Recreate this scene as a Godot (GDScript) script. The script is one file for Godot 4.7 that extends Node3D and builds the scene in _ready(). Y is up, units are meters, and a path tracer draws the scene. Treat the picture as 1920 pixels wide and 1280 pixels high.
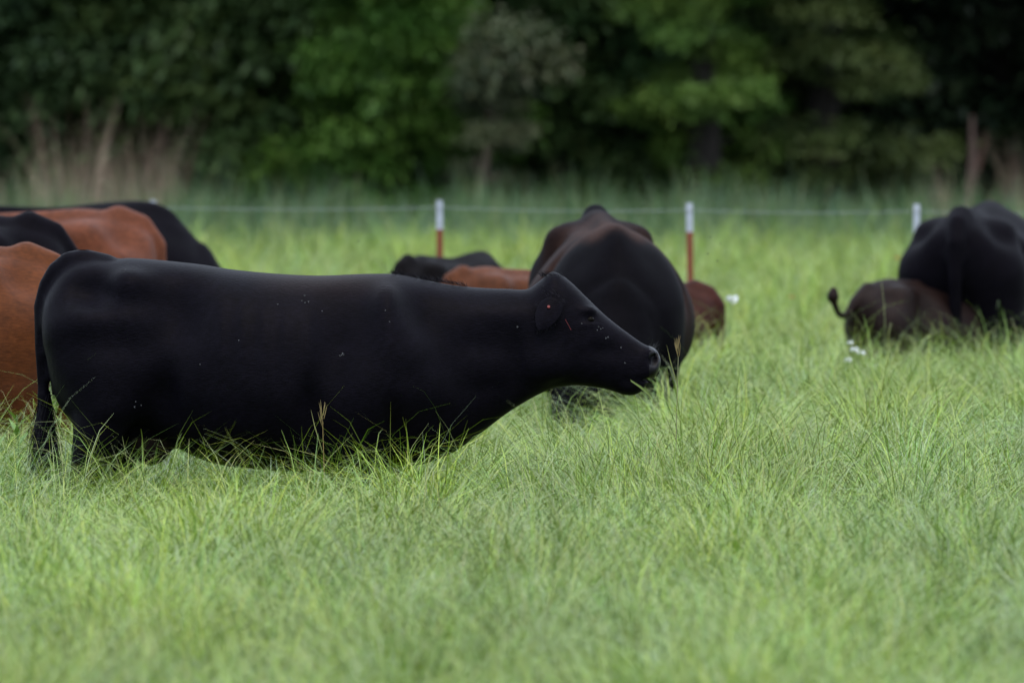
extends Node3D
# A herd of cattle grazing knee-deep in a wet meadow, seen through a long lens. Metres, y up, the near black cow stands at z = 0.

const SUN_ENERGY := 0.4
const EXPOSURE := 1.54

var noise := FastNoiseLite.new()
var used := {}


# ------------------------------------------------------------------ naming helpers
func numbered(called: String) -> String:
	var n: int = used.get(called, 0)
	used[called] = n + 1
	return called if n == 0 else "%s_%03d" % [called, n]


func tag(o: Node, label: String, category: String, group := "") -> void:
	o.set_meta("label", label)
	o.set_meta("category", category)
	if group != "":
		o.set_meta("group", group)


func thing(called: String, label: String, category: String, at := Vector3.ZERO, turn := 0.0, group := "") -> Node3D:
	var o := Node3D.new()
	o.name = numbered(called)
	add_child(o)
	o.position = at
	o.rotation.y = turn
	tag(o, label, category, group)
	return o


func put(called: String, m: Mesh, mat: Material, parent: Node, at := Vector3.ZERO) -> MeshInstance3D:
	var o := MeshInstance3D.new()
	o.name = numbered(called) if parent == self else called
	o.mesh = m
	if mat:
		o.material_override = mat
	parent.add_child(o, true)
	o.position = at
	return o


func scatter(called: String, m: Mesh, mat: Material, spots: Array, tints: Array, parent: Node) -> MultiMeshInstance3D:
	var mm := MultiMesh.new()
	mm.transform_format = MultiMesh.TRANSFORM_3D
	mm.use_colors = true
	mm.mesh = m
	mm.instance_count = spots.size()
	for i in spots.size():
		mm.set_instance_transform(i, spots[i])
		mm.set_instance_color(i, tints[i])
	var o := MultiMeshInstance3D.new()
	o.name = numbered(called) if parent == self else called
	o.multimesh = mm
	o.material_override = mat
	o.set_meta("kind", "stuff")
	parent.add_child(o, true)
	return o


func paint(linear: Color, rough := 0.6, spec := 0.5) -> StandardMaterial3D:
	var m := StandardMaterial3D.new()
	m.albedo_color = linear.linear_to_srgb()
	m.roughness = rough
	m.metallic_specular = spec
	return m


# ------------------------------------------------------------------ mesh collector
class Build:
	var v := PackedVector3Array()
	var n := PackedVector3Array()
	var c := PackedColorArray()
	var i := PackedInt32Array()

	func quad(a: Vector3, b: Vector3, cc: Vector3, d: Vector3, col: Color) -> void:
		var nn := (b - a).cross(d - a).normalized()
		var s := v.size()
		v.append_array([a, b, cc, d])
		n.append_array([nn, nn, nn, nn])
		c.append_array([col, col, col, col])
		i.append_array([s, s + 2, s + 1, s, s + 3, s + 2])

	# a flat ribbon along points, tapering to a tip
	func ribbon(pts: PackedVector3Array, side: Vector3, widths: PackedFloat32Array, col: Color, tip: Color, fold := 0.0) -> void:
		var s := v.size()
		var k := pts.size()
		for j in k:
			var t := (pts[mini(j + 1, k - 1)] - pts[maxi(j - 1, 0)]).normalized()
			var nn := side.cross(t).normalized()
			var w := side * widths[j] * 0.5
			var q := col.lerp(tip, float(j) / (k - 1))
			v.append_array([pts[j] - w, pts[j] + w])
			n.append_array([(nn - side * fold).normalized(), (nn + side * fold).normalized()])
			c.append_array([q, q])
			if j > 0:
				var a := s + j * 2 - 2
				i.append_array([a, a + 2, a + 1, a + 1, a + 2, a + 3])

	func tube(pts: PackedVector3Array, radii: PackedFloat32Array, sides: int, col: Color, cap := true) -> void:
		var s := v.size()
		var k := pts.size()
		var u := Vector3.RIGHT
		for j in k:
			var t := (pts[mini(j + 1, k - 1)] - pts[maxi(j - 1, 0)]).normalized()
			u = (u - t * u.dot(t)).normalized() if absf(u.dot(t)) < 0.95 else t.cross(Vector3.FORWARD).normalized()
			var w := t.cross(u)
			for q in sides:
				var a := TAU * q / sides
				var d := u * cos(a) + w * sin(a)
				v.append(pts[j] + d * radii[j])
				n.append(d)
				c.append(col)
				if j > 0:
					var p := s + (j - 1) * sides + q
					var p2 := s + (j - 1) * sides + (q + 1) % sides
					i.append_array([p, p + sides, p2, p2, p + sides, p2 + sides])
		if cap:
			for e in [0, k - 1]:
				var b := v.size()
				var nn := (pts[e] - pts[1 if e == 0 else k - 2]).normalized()
				v.append(pts[e])
				n.append(nn)
				c.append(col)
				for q in sides:
					v.append(v[s + e * sides + q])
					n.append(nn)
					c.append(col)
				for q in sides:
					i.append_array([b, b + 1 + q, b + 1 + (q + 1) % sides] if e == 0 else [b, b + 1 + (q + 1) % sides, b + 1 + q])

	func ball(at: Vector3, r: Vector3, col: Color, seg := 8) -> void:
		var s := v.size()
		for a in seg / 2 + 1:
			for b in seg:
				var th := PI * a / (seg / 2)
				var ph := TAU * b / seg
				var d := Vector3(sin(th) * cos(ph), cos(th), sin(th) * sin(ph))
				v.append(at + d * r)
				n.append((d / r).normalized())
				c.append(col)
				if a > 0:
					var p := s + (a - 1) * seg + b
					var p2 := s + (a - 1) * seg + (b + 1) % seg
					i.append_array([p, p + seg, p2, p2, p + seg, p2 + seg])

	func mesh() -> ArrayMesh:
		var m := ArrayMesh.new()
		add_to(m)
		return m

	func add_to(m: ArrayMesh) -> void:
		var a := []
		a.resize(Mesh.ARRAY_MAX)
		a[Mesh.ARRAY_VERTEX] = v
		a[Mesh.ARRAY_NORMAL] = n
		a[Mesh.ARRAY_COLOR] = c
		a[Mesh.ARRAY_INDEX] = i
		m.add_surface_from_arrays(Mesh.PRIMITIVE_TRIANGLES, a)


# ------------------------------------------------------------------ a body as a field: a lofted trunk, limbs of tapered capsules joined smoothly, and muscle swellings
class Field:
	const LOFT := 320
	var x0 := 0.0
	var x1 := 1.0
	var top := PackedFloat32Array()
	var low := PackedFloat32Array()
	var wide := PackedFloat32Array()
	var waist := 0.5
	var power := 2.3
	var power_up := 2.3
	var bones := []     # [a, b, ra, rb, k, squash, sign]
	var swells := []    # [centre, radii, amount]

	func loft(st: Array) -> void:
		x0 = st[0][0]
		x1 = st[st.size() - 1][0]
		top.resize(LOFT)
		low.resize(LOFT)
		wide.resize(LOFT)
		var k := 0
		for j in LOFT:
			var x := lerpf(x0, x1, float(j) / (LOFT - 1))
			while k < st.size() - 2 and x > st[k + 1][0]:
				k += 1
			var got := [0.0, 0.0, 0.0]
			for q in 3:
				var p0: float = st[maxi(k - 1, 0)][q + 1]
				var p1: float = st[k][q + 1]
				var p2: float = st[k + 1][q + 1]
				var p3: float = st[mini(k + 2, st.size() - 1)][q + 1]
				var xa: float = st[k][0]
				var xb: float = st[k + 1][0]
				var xm: float = st[maxi(k - 1, 0)][0]
				var xn: float = st[mini(k + 2, st.size() - 1)][0]
				var m1 := (p2 - p0) / maxf(xb - xm, 1e-4)
				var m2 := (p3 - p1) / maxf(xn - xa, 1e-4)
				var h := xb - xa
				var t := clampf((x - xa) / h, 0.0, 1.0)
				got[q] = (2 * t * t * t - 3 * t * t + 1) * p1 + (t * t * t - 2 * t * t + t) * h * m1 + (3 * t * t - 2 * t * t * t) * p2 + (t * t * t - t * t) * h * m2
			top[j] = got[0]
			low[j] = got[1]
			wide[j] = maxf(got[2], 0.02)

	var chains := 0

	func bone(a: Vector3, b: Vector3, ra: float, rb: float, k := 0.06, squash := 1.0, add := true, joined := false) -> void:
		chains += 0 if joined else 1
		bones.append([a, b, ra, rb, k, squash, add, chains])

	func chain(pts: Array, k := 0.06, squash := 1.0) -> void:    # [Vector3, radius] pairs
		for j in pts.size() - 1:
			bone(pts[j][0], pts[j + 1][0], pts[j][1], pts[j + 1][1], k, squash, true, j > 0)

	func swell(at: Vector3, r: Vector3, amount: float) -> void:
		swells.append([at, r, amount])

	func trunk(p: Vector3) -> float:
		var f := (p.x - x0) / (x1 - x0) * (LOFT - 1)
		var past := 0.0
		if f < 0.0:
			past = x0 - p.x
			f = 0.0
		elif f > LOFT - 1.001:
			past = maxf(p.x - x1, 0.0)
			f = LOFT - 1.001
		var j := int(f)
		var t := f - j
		var a := lerpf(top[j], top[j + 1], t)
		var b := lerpf(low[j], low[j + 1], t)
		var w := lerpf(wide[j], wide[j + 1], t)
		var mid := lerpf(b, a, waist)
		var up := a - mid if p.y > mid else mid - b
		var e := power_up if p.y > mid else power
		var r := pow(pow(absf(p.y - mid) / up, e) + pow(absf(p.z) / w, e), 1.0 / e)
		var d := (r - 1.0) * minf(minf(up, w), 0.2)
		if past > 0.0:
			return sqrt(past * past + maxf(d, 0.0) ** 2) if d > 0.0 else past
		return d

	func one(bn: Array, p: Vector3) -> float:
		var a: Vector3 = bn[0]
		var q := p - a
		var ba: Vector3 = bn[1] - a
		var sq: float = bn[5]
		if sq != 1.0:
			q.z *= sq
			ba.z *= sq
		var t := clampf(q.dot(ba) / ba.length_squared(), 0.0, 1.0)
		return (q - ba * t).length() - lerpf(bn[2], bn[3], t)

	func at(p: Vector3, some: Array, lumps: Array) -> float:
		var d := trunk(p)
		var held := 1e9
		for q in some.size():
			var bn: Array = some[q]
			var e := minf(one(bn, p), held)
			if q + 1 < some.size() and some[q + 1][7] == bn[7]:
				held = e
				continue
			held = 1e9
			var k: float = bn[4]
			if bn[6]:
				var h := maxf(k - absf(d - e), 0.0) / k
				d = minf(d, e) - h * h * k * 0.25
			else:
				var h := maxf(k - absf(d + e), 0.0) / k
				d = maxf(d, -e) + h * h * k * 0.25
		for s in lumps:
			var q: Vector3 = (p - s[0]) / s[1]
			var r2 := q.length_squared()
			if r2 < 6.0:
				d -= s[2] * exp(-r2 * 1.5)
		return d

	func whole(p: Vector3) -> float:
		return at(p, bones, swells)

	func surface_z(x: float, y: float, from := 0.6) -> float:
		var z := from
		while z > 0.0:
			if whole(Vector3(x, y, z)) < 0.0:
				return z
			z -= 0.003
		return 0.0

	# surface nets on a grid whose lines may be spaced unevenly
	func skin(xs: PackedFloat32Array, ys: PackedFloat32Array, zs: PackedFloat32Array) -> Build:
		var out := Build.new()
		var nx := xs.size()
		var ny := ys.size()
		var nz := zs.size()
		var vals := PackedFloat32Array()
		vals.resize(nx * ny * nz)
		vals.fill(9.0)
		var cell := PackedInt32Array()
		cell.resize(nx * ny * nz)
		cell.fill(-1)
		const B := 4
		var blocks := []
		for bx in range(0, nx - 1, B):
			for by in range(0, ny - 1, B):
				for bz in range(0, nz - 1, B):
					var ex := mini(bx + B, nx - 1)
					var ey := mini(by + B, ny - 1)
					var ez := mini(bz + B, nz - 1)
					var lo := Vector3(xs[bx], ys[by], zs[bz])
					var hi := Vector3(xs[ex], ys[ey], zs[ez])
					var mid := (lo + hi) * 0.5
					var rad := (hi - lo).length() * 0.5
					var near := []
					var least := trunk(mid)
					var deep := least
					for bn in bones:
						var e := one(bn, mid)
						if bn[6]:
							least = minf(least, e)
						if e < rad * 1.3 + bn[4]:
							near.append(bn)
					if absf(least) > rad * 1.6 + 0.09 and (least > 0.0 or near.is_empty() or least < -rad * 1.6 - 0.16):
						continue
					var lumps := []
					for s in swells:
						var q: Vector3 = ((mid - s[0]).abs() - Vector3.ONE * rad).clamp(Vector3.ZERO, Vector3.ONE * 9.0) / s[1]
						if q.length_squared() < 6.0:
							lumps.append(s)
					blocks.append([bx, by, bz, ex, ey, ez])
					for x in range(bx, ex + 1):
						for y in range(by, ey + 1):
							var row := (x * ny + y) * nz
							for z in range(bz, ez + 1):
								if vals[row + z] == 9.0:
									vals[row + z] = at(Vector3(xs[x], ys[y], zs[z]), near, lumps)
		var sx := ny * nz
		var sy := nz
		var ofs := [0, 1, sy, sy + 1, sx, sx + 1, sx + sy, sx + sy + 1]
		for b in blocks:
			for x in range(b[0], b[3]):
				for y in range(b[1], b[4]):
					for z in range(b[2], b[5]):
						var o: int = x * sx + y * sy + z
						var inside := 0
						for q in 8:
							if vals[o + ofs[q]] < 0.0:
								inside += 1
						if inside == 0 or inside == 8:
							continue
						var sum := Vector3.ZERO
						var cnt := 0
						for q in 8:
							for ax in [1, 2, 4]:
								if q & ax:
									continue
								var va := vals[o + ofs[q]]
								var vb := vals[o + ofs[q | ax]]
								if (va < 0.0) != (vb < 0.0):
									var t := va / (va - vb)
									sum += Vector3((1 if q & 4 else 0) + (t if ax == 4 else 0.0), (1 if q & 2 else 0) + (t if ax == 2 else 0.0), (1 if q & 1 else 0) + (t if ax == 1 else 0.0))
									cnt += 1
						sum /= cnt
						cell[o] = out.v.size()
						out.v.append(Vector3(lerpf(xs[x], xs[x + 1], sum.x), lerpf(ys[y], ys[y + 1], sum.y), lerpf(zs[z], zs[z + 1], sum.z)))
		var steps := [sx, sy, 1]
		for b in blocks:
			for x in range(maxi(b[0], 1), b[3]):
				for y in range(maxi(b[1], 1), b[4]):
					for z in range(maxi(b[2], 1), b[5]):
						var o: int = x * sx + y * sy + z
						var v0 := vals[o] < 0.0
						for ax in 3:
							if v0 == (vals[o + steps[ax]] < 0.0):
								continue
							var u: int = steps[(ax + 1) % 3]
							var w: int = steps[(ax + 2) % 3]
							var p := cell[o]
							var q := cell[o - u]
							var r := cell[o - u - w]
							var s := cell[o - w]
							if p < 0 or q < 0 or r < 0 or s < 0:
								continue
							if v0:
								out.i.append_array([p, r, q, p, s, r])
							else:
								out.i.append_array([p, q, r, p, r, s])
		out.n.resize(out.v.size())
		for j in range(0, out.i.size(), 3):
			var a := out.v[out.i[j]]
			var nn := (out.v[out.i[j + 2]] - a).cross(out.v[out.i[j + 1]] - a)
			for q in 3:
				out.n[out.i[j + q]] += nn
		for j in out.n.size():
			out.n[j] = out.n[j].normalized()
		return out


func lines(from: float, to: float, step: float) -> PackedFloat32Array:
	var out := PackedFloat32Array()
	var n := ceili((to - from) / step)
	for j in n + 1:
		out.append(from + step * j)
	return out


# coat: one mesh, with the bare nose as a second, shinier surface of it
func body_mesh(b: Build, coat: Callable, coat_mat: Material, is_nose = null, nose_mat: Material = null) -> ArrayMesh:
	b.c.resize(b.v.size())
	var most := Color(1e-4, 1e-4, 1e-4)
	var tones := PackedColorArray()
	for j in b.v.size():
		var c: Color = coat.call(b.v[j], b.n[j])
		tones.append(c)
		most = Color(maxf(most.r, c.r), maxf(most.g, c.g), maxf(most.b, c.b))
	for j in b.v.size():
		b.c[j] = Color(tones[j].r / most.r, tones[j].g / most.g, tones[j].b / most.b)
	coat_mat = coat_mat.duplicate()
	(coat_mat as StandardMaterial3D).albedo_color = most.linear_to_srgb()
	if nose_mat:
		(nose_mat as StandardMaterial3D).albedo_color = most.linear_to_srgb()
	var m := ArrayMesh.new()
	if is_nose != null:
		var rest := Build.new()
		var nose := Build.new()
		for set_ in [rest, nose]:
			set_.v = b.v
			set_.n = b.n
			set_.c = b.c
		for j in range(0, b.i.size(), 3):
			(nose if (is_nose as Callable).call(b.v[b.i[j]]) else rest).i.append_array(b.i.slice(j, j + 3))
		rest.add_to(m)
		nose.add_to(m)
		m.surface_set_material(1, nose_mat)
	else:
		b.add_to(m)
	m.surface_set_material(0, coat_mat)
	return m


var hair_bump: NoiseTexture2D
var hair_tone: NoiseTexture2D

func coat_material(rough := 0.5, spec := 0.125, rim := 0.0) -> StandardMaterial3D:
	var m := StandardMaterial3D.new()
	m.vertex_color_use_as_albedo = true
	m.roughness = rough
	m.metallic_specular = spec
	m.rim_enabled = rim > 0.0
	m.rim = rim
	m.rim_tint = 0.3
	m.heightmap_enabled = true
	m.heightmap_texture = hair_bump
	m.heightmap_scale = 0.11
	m.albedo_texture = hair_tone
	m.uv1_triplanar = true
	m.uv1_scale = Vector3(1.5, 7.0, 4.0)
	return m


# strands of hair hanging or standing from points
func strands(rng: RandomNumberGenerator, roots: Array, away: Callable, length: float, width: float, col: Color, droop := 0.3) -> ArrayMesh:
	var b := Build.new()
	for r in roots:
		var d: Vector3 = away.call(r)
		d = (d + Vector3(rng.randf_range(-1, 1), rng.randf_range(-1, 1), rng.randf_range(-1, 1)) * 0.35).normalized()
		var l := length * rng.randf_range(0.6, 1.2)
		var pts := PackedVector3Array()
		var ws := PackedFloat32Array()
		var p: Vector3 = r
		for j in 5:
			pts.append(p)
			ws.append(width * (1.0 - j / 4.4))
			p += d * l / 4.0
			d = (d + Vector3(rng.randf_range(-.2, .2), -droop, rng.randf_range(-.2, .2))).normalized()
		var side := d.cross(Vector3(rng.randf_range(-1, 1), 0.3, rng.randf_range(-1, 1))).normalized()
		b.ribbon(pts, side, ws, col, col)
	return b.mesh()


# ------------------------------------------------------------------ grass
func tuft(rng: RandomNumberGenerator, blades: int, tall: float, spread: float, width: float, arch: float, hues: Array, segs := 5) -> ArrayMesh:
	var b := Build.new()
	tuft_into(b, rng, blades, tall, spread, width, arch, hues, segs, Vector3.ZERO, Vector3.ZERO)
	return b.mesh()


func tuft_into(b: Build, rng: RandomNumberGenerator, blades: int, tall: float, spread: float, width: float, arch: float, hues: Array, segs: int, spot: Vector3, sway: Vector3) -> void:
	var mood := rng.randf_range(0.62, 1.3)
	for k in blades:
		var az := rng.randf() * TAU
		var out := Vector3(cos(az), 0, sin(az))
		var p := out * spread * sqrt(rng.randf()) + Vector3(rng.randf_range(-.3, .3), 0, rng.randf_range(-.3, .3)) * spread + spot
		var l := tall * rng.randf_range(0.45, 1.15)
		var lean := rng.randf_range(0.02, 0.26)
		var bend := arch * rng.randf_range(0.6, 1.35)
		az += rng.randf_range(-.6, .6)
		out = Vector3(cos(az), 0, sin(az))
		var side := Vector3(-out.z, 0, out.x).rotated(out, rng.randf_range(-.5, .5))
		side = (side + Vector3.UP * rng.randf_range(-.25, .25)).normalized()
		var w := width * rng.randf_range(0.55, 1.3)
		var pts := PackedVector3Array()
		var ws := PackedFloat32Array()
		for j in segs + 1:
			var t := float(j) / segs
			pts.append(p)
			ws.append(w * (0.75 + 0.6 * t) * pow(1.0 - t, 0.7) + 0.0004)
			var a := lean + bend * pow(t + 0.08, 2.1)
			p += (out * sin(a) + Vector3.UP * cos(a) + sway * t).normalized() * l / segs
		var c: Color = hues[rng.randi() % hues.size()]
		c = c * rng.randf_range(0.75, 1.2) * mood
		var tip: Color = c.lerp(Color(0.34, 0.3, 0.14), 0.5) if rng.randf() < 0.15 else Color(c.r * 1.25, c.g * 1.15, c.b * 1.05)
		b.ribbon(pts, side, ws, c, tip, 0.25)


func leaf(b: Build, at: Vector3, along: Vector3, up: Vector3, l: float, w: float, col: Color) -> void:
	var side := along.cross(up).normalized()
	var lift := side.cross(along).normalized()
	var mid := at + along * l * 0.45
	var tip := at + along * l - lift * l * 0.12
	var s := b.v.size()
	b.v.append_array([at, mid + side * w * 0.5 + lift * w * 0.12, tip, mid - side * w * 0.5 + lift * w * 0.12, mid])
	var n1 := (lift - side * 0.25).normalized()
	var n2 := (lift + side * 0.25).normalized()
	b.n.append_array([lift, n1, lift, n2, lift])
	b.c.append_array([col, col, col, col, col])
	b.i.append_array([s, s + 4, s + 1, s + 1, s + 4, s + 2, s, s + 3, s + 4, s + 4, s + 3, s + 2])


func bough(rng: RandomNumberGenerator, sprays: int, size: float, flat: float, count: int, l: float) -> ArrayMesh:
	var b := Build.new()
	for q in sprays:
		var c := Vector3(rng.randf_range(-1, 1), rng.randf_range(-1, 1) * flat, rng.randf_range(-1, 1))
		if c.length() > 1.1:
			c *= 0.6
		c *= size
		var radius := 2.0 * l
		var tone := rng.randf_range(0.75, 1.3)
		var warm := rng.randf_range(0.9, 1.2)
		for k in count:
			var d := Vector3(rng.randf_range(-1, 1), rng.randf_range(-.7, .7), rng.randf_range(-1, 1))
			var at := c + d * radius * rng.randf_range(0.5, 1.0)
			var along := (d + Vector3(rng.randf_range(-.8, .8), rng.randf_range(-.9, .3), rng.randf_range(-.8, .8))).normalized()
			var up := (Vector3.UP + Vector3(rng.randf_range(-.6, .6), 0, rng.randf_range(-.6, .6))).normalized()
			if absf(along.dot(up)) > 0.95:
				continue
			var g := rng.randf_range(0.75, 1.3) * tone
			leaf(b, at, along, up, l * rng.randf_range(0.7, 1.3), l * rng.randf_range(0.4, 0.6), Color(g * warm, g, g * rng.randf_range(0.8, 1.1)))
	return b.mesh()


var clumps: Array[ArrayMesh] = []
var level_clumps: Array[ArrayMesh] = []
var big_clumps: Array[ArrayMesh] = []
var bark_mat: StandardMaterial3D

func tree(called: String, label: String, category: String, x: float, z: float, r: float, tall: float, foliage: Color, rng_seed: int, group := "", bottom := 0.35, flat := 0.35, bark := Color(0.016, 0.014, 0.011), bough_n := 82, trunk_r := 0.11, lean := 0.0, pale := 0.0) -> Node3D:
	var rng := RandomNumberGenerator.new()
	rng.seed = rng_seed
	var t := thing(called, label, category, Vector3(x, 0, z), 0.0, group)
	var b := Build.new()
	var pts := PackedVector3Array()
	var rad := PackedFloat32Array()
	for j in 9:
		var f := j / 8.0
		pts.append(Vector3(lean * f * tall * 0.5 + sin(f * 5.0 + rng_seed) * 0.06 * tall * 0.12, f * tall * 0.86 - 0.1, cos(f * 4.0 + rng_seed) * 0.05))
		rad.append(trunk_r * (1.25 - f) + 0.01)
	b.tube(pts, rad, 9, bark)
	var leaf_mat := StandardMaterial3D.new()
	leaf_mat.vertex_color_use_as_albedo = true
	leaf_mat.roughness = 0.5
	leaf_mat.metallic_specular = 0.35
	leaf_mat.backlight_enabled = true
	leaf_mat.backlight = Color(0.45, 0.55, 0.25)
	var spots := []
	var tints := []
	for w in 12:
		spots.append([])
		tints.append([])
	for k in bough_n:
		var f := float(k) / bough_n
		var low := f < 0.62
		var h := lerpf(bottom, minf(3.4, tall), f / 0.62) if low else lerpf(3.4, tall, (f - 0.62) / 0.38)
		h = minf(h, tall * 0.97)
		var taper := 1.0 if h < tall * 0.55 else sqrt(maxf(0.08, 1.0 - pow((h - tall * 0.55) / (tall * 0.46), 2.0)))
		var az := rng.randf() * TAU
		var reach := r * taper * rng.randf_range(0.35, 1.12)
		var stem := pts[clampi(int(h / (tall * 0.86) * 8.0), 0, 8)]
		var tip := Vector3(stem.x + cos(az) * reach, h + rng.randf_range(-.15, .15), stem.z + sin(az) * reach)
		var root := Vector3(stem.x, h - 0.25 * reach, stem.z)
		b.tube(PackedVector3Array([root, root.lerp(tip, 0.5) + Vector3(0, 0.05, 0), tip]), PackedFloat32Array([0.028, 0.018, 0.006]), 5, bark, false)
		var shade := rng.randf_range(0.72, 1.3)
		var warm := rng.randf_range(0.0, 1.0)
		var which := rng.randi() % 6 + (0 if low else 6)
		var inward := Vector3(cos(az), 0, sin(az)) * rng.randf_range(0.05, 0.25) * reach
		spots[which].append(Transform3D(Basis.from_euler(Vector3(rng.randf_range(-.25, .25), rng.randf() * TAU, rng.randf_range(-.25, .25))).scaled(Vector3.ONE * clampf(r, 0.4, 1.35) * rng.randf_range(0.8, 1.2)), tip - inward))
		var c := foliage * shade
		c = c.lerp(Color(c.r * 1.45, c.g * 1.1, c.b * 0.8), warm * 0.6)
		c.a = 1.0
		tints[which].append(c)
	put("trunk", b.mesh(), bark_mat, t)
	for w in 12:
		if spots[w].size() > 0:
			scatter("crown", big_clumps[w - 6] if w > 5 else level_clumps[w] if flat < 0.2 else clumps[w], leaf_mat, spots[w], tints[w], t)
	return t


# ------------------------------------------------------------------
func _ready() -> void:
	# camera
	var cam := Camera3D.new()
	cam.name = "camera"
	cam.position = Vector3(0, 2.57, 44.0)
	cam.rotation_degrees.x = -2.029
	var att := CameraAttributesPhysical.new()
	att.frustum_focal_length = 583.2
	att.frustum_focus_distance = 43.9
	att.frustum_near = 0.5
	att.frustum_far = 900.0
	att.exposure_aperture = 6.2
	cam.attributes = att
	cam.fov = 3.437
	cam.near = 0.5
	cam.far = 900.0
	add_child(cam)
	cam.current = true
	# overcast sky
	var we := WorldEnvironment.new()
	we.name = "environment"
	var env := Environment.new()
	env.background_mode = Environment.BG_SKY
	var sky := Sky.new()
	var sm := ProceduralSkyMaterial.new()
	sm.sky_top_color = Color(0.88, 0.93, 1.0)
	sm.sky_horizon_color = Color(0.58, 0.62, 0.69)
	sm.sky_curve = 0.22
	sm.sky_energy_multiplier = 1.25
	sm.ground_bottom_color = Color(0.2, 0.24, 0.14)
	sm.ground_horizon_color = Color(0.3, 0.34, 0.25)
	sky.sky_material = sm
	env.sky = sky
	env.tonemap_mode = Environment.TONE_MAPPER_LINEAR
	env.tonemap_exposure = EXPOSURE
	env.sdfgi_enabled = true
	env.ssao_enabled = true
	env.ssil_enabled = true
	we.environment = env
	add_child(we)
	var sun := DirectionalLight3D.new()
	sun.name = "sun"
	sun.light_energy = SUN_ENERGY
	sun.light_color = Color(1.0, 0.97, 0.92)
	sun.light_angular_distance = 30.0
	sun.shadow_enabled = true
	sun.rotation_degrees = Vector3(-68, 25, 0)
	add_child(sun)

	noise.seed = 7
	noise.frequency = 1.0
	noise.fractal_octaves = 3
	var hn := FastNoiseLite.new()
	hn.seed = 3
	hn.frequency = 0.06
	hair_bump = NoiseTexture2D.new()
	hair_bump.noise = hn
	hair_bump.width = 512
	hair_bump.height = 512
	hair_bump.seamless = true
	hair_tone = NoiseTexture2D.new()
	var tn := FastNoiseLite.new()
	tn.seed = 8
	tn.frequency = 0.03
	tn.fractal_octaves = 5
	hair_tone.noise = tn
	hair_tone.seamless = true
	var tr := Gradient.new()
	tr.set_color(0, Color(0.62, 0.6, 0.58))
	tr.set_color(1, Color(1, 1, 1))
	hair_tone.color_ramp = tr

	ground()
	forest()
	field_edge()
	fence()
	meadow()
	main_cow()
	herd()
	wildflowers()


func flat_sheet(called: String, x0: float, x1: float, z0: float, z1: float, y: float, mat: Material) -> void:
	var b := Build.new()
	b.quad(Vector3(x0, y, z1), Vector3(x1, y, z1), Vector3(x1, y, z0), Vector3(x0, y, z0), Color.WHITE)
	var o := put(called, b.mesh(), mat, self)
	o.set_meta("kind", "structure")


func ground() -> void:
	var fn := FastNoiseLite.new()
	fn.frequency = 0.02
	fn.seed = 5
	var soil_tex := NoiseTexture2D.new()
	soil_tex.noise = fn
	soil_tex.seamless = true
	var ramp := Gradient.new()
	ramp.set_color(0, Color(0.055, 0.085, 0.022).linear_to_srgb())
	ramp.set_color(1, Color(0.085, 0.12, 0.04).linear_to_srgb())
	soil_tex.color_ramp = ramp
	var m := StandardMaterial3D.new()
	m.albedo_texture = soil_tex
	m.roughness = 0.95
	m.uv1_triplanar = true
	m.uv1_world_triplanar = true
	m.uv1_scale = Vector3.ONE * 0.6
	flat_sheet("ground", -500, 500, -850, 60, 0.0, m)
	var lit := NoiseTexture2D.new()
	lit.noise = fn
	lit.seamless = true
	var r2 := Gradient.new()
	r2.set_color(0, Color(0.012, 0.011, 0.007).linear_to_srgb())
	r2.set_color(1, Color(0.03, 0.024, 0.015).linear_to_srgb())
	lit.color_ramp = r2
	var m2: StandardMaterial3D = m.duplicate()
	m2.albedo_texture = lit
	flat_sheet("forest_floor", -40, 40, -140, -42.5, 0.006, m2)


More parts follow.
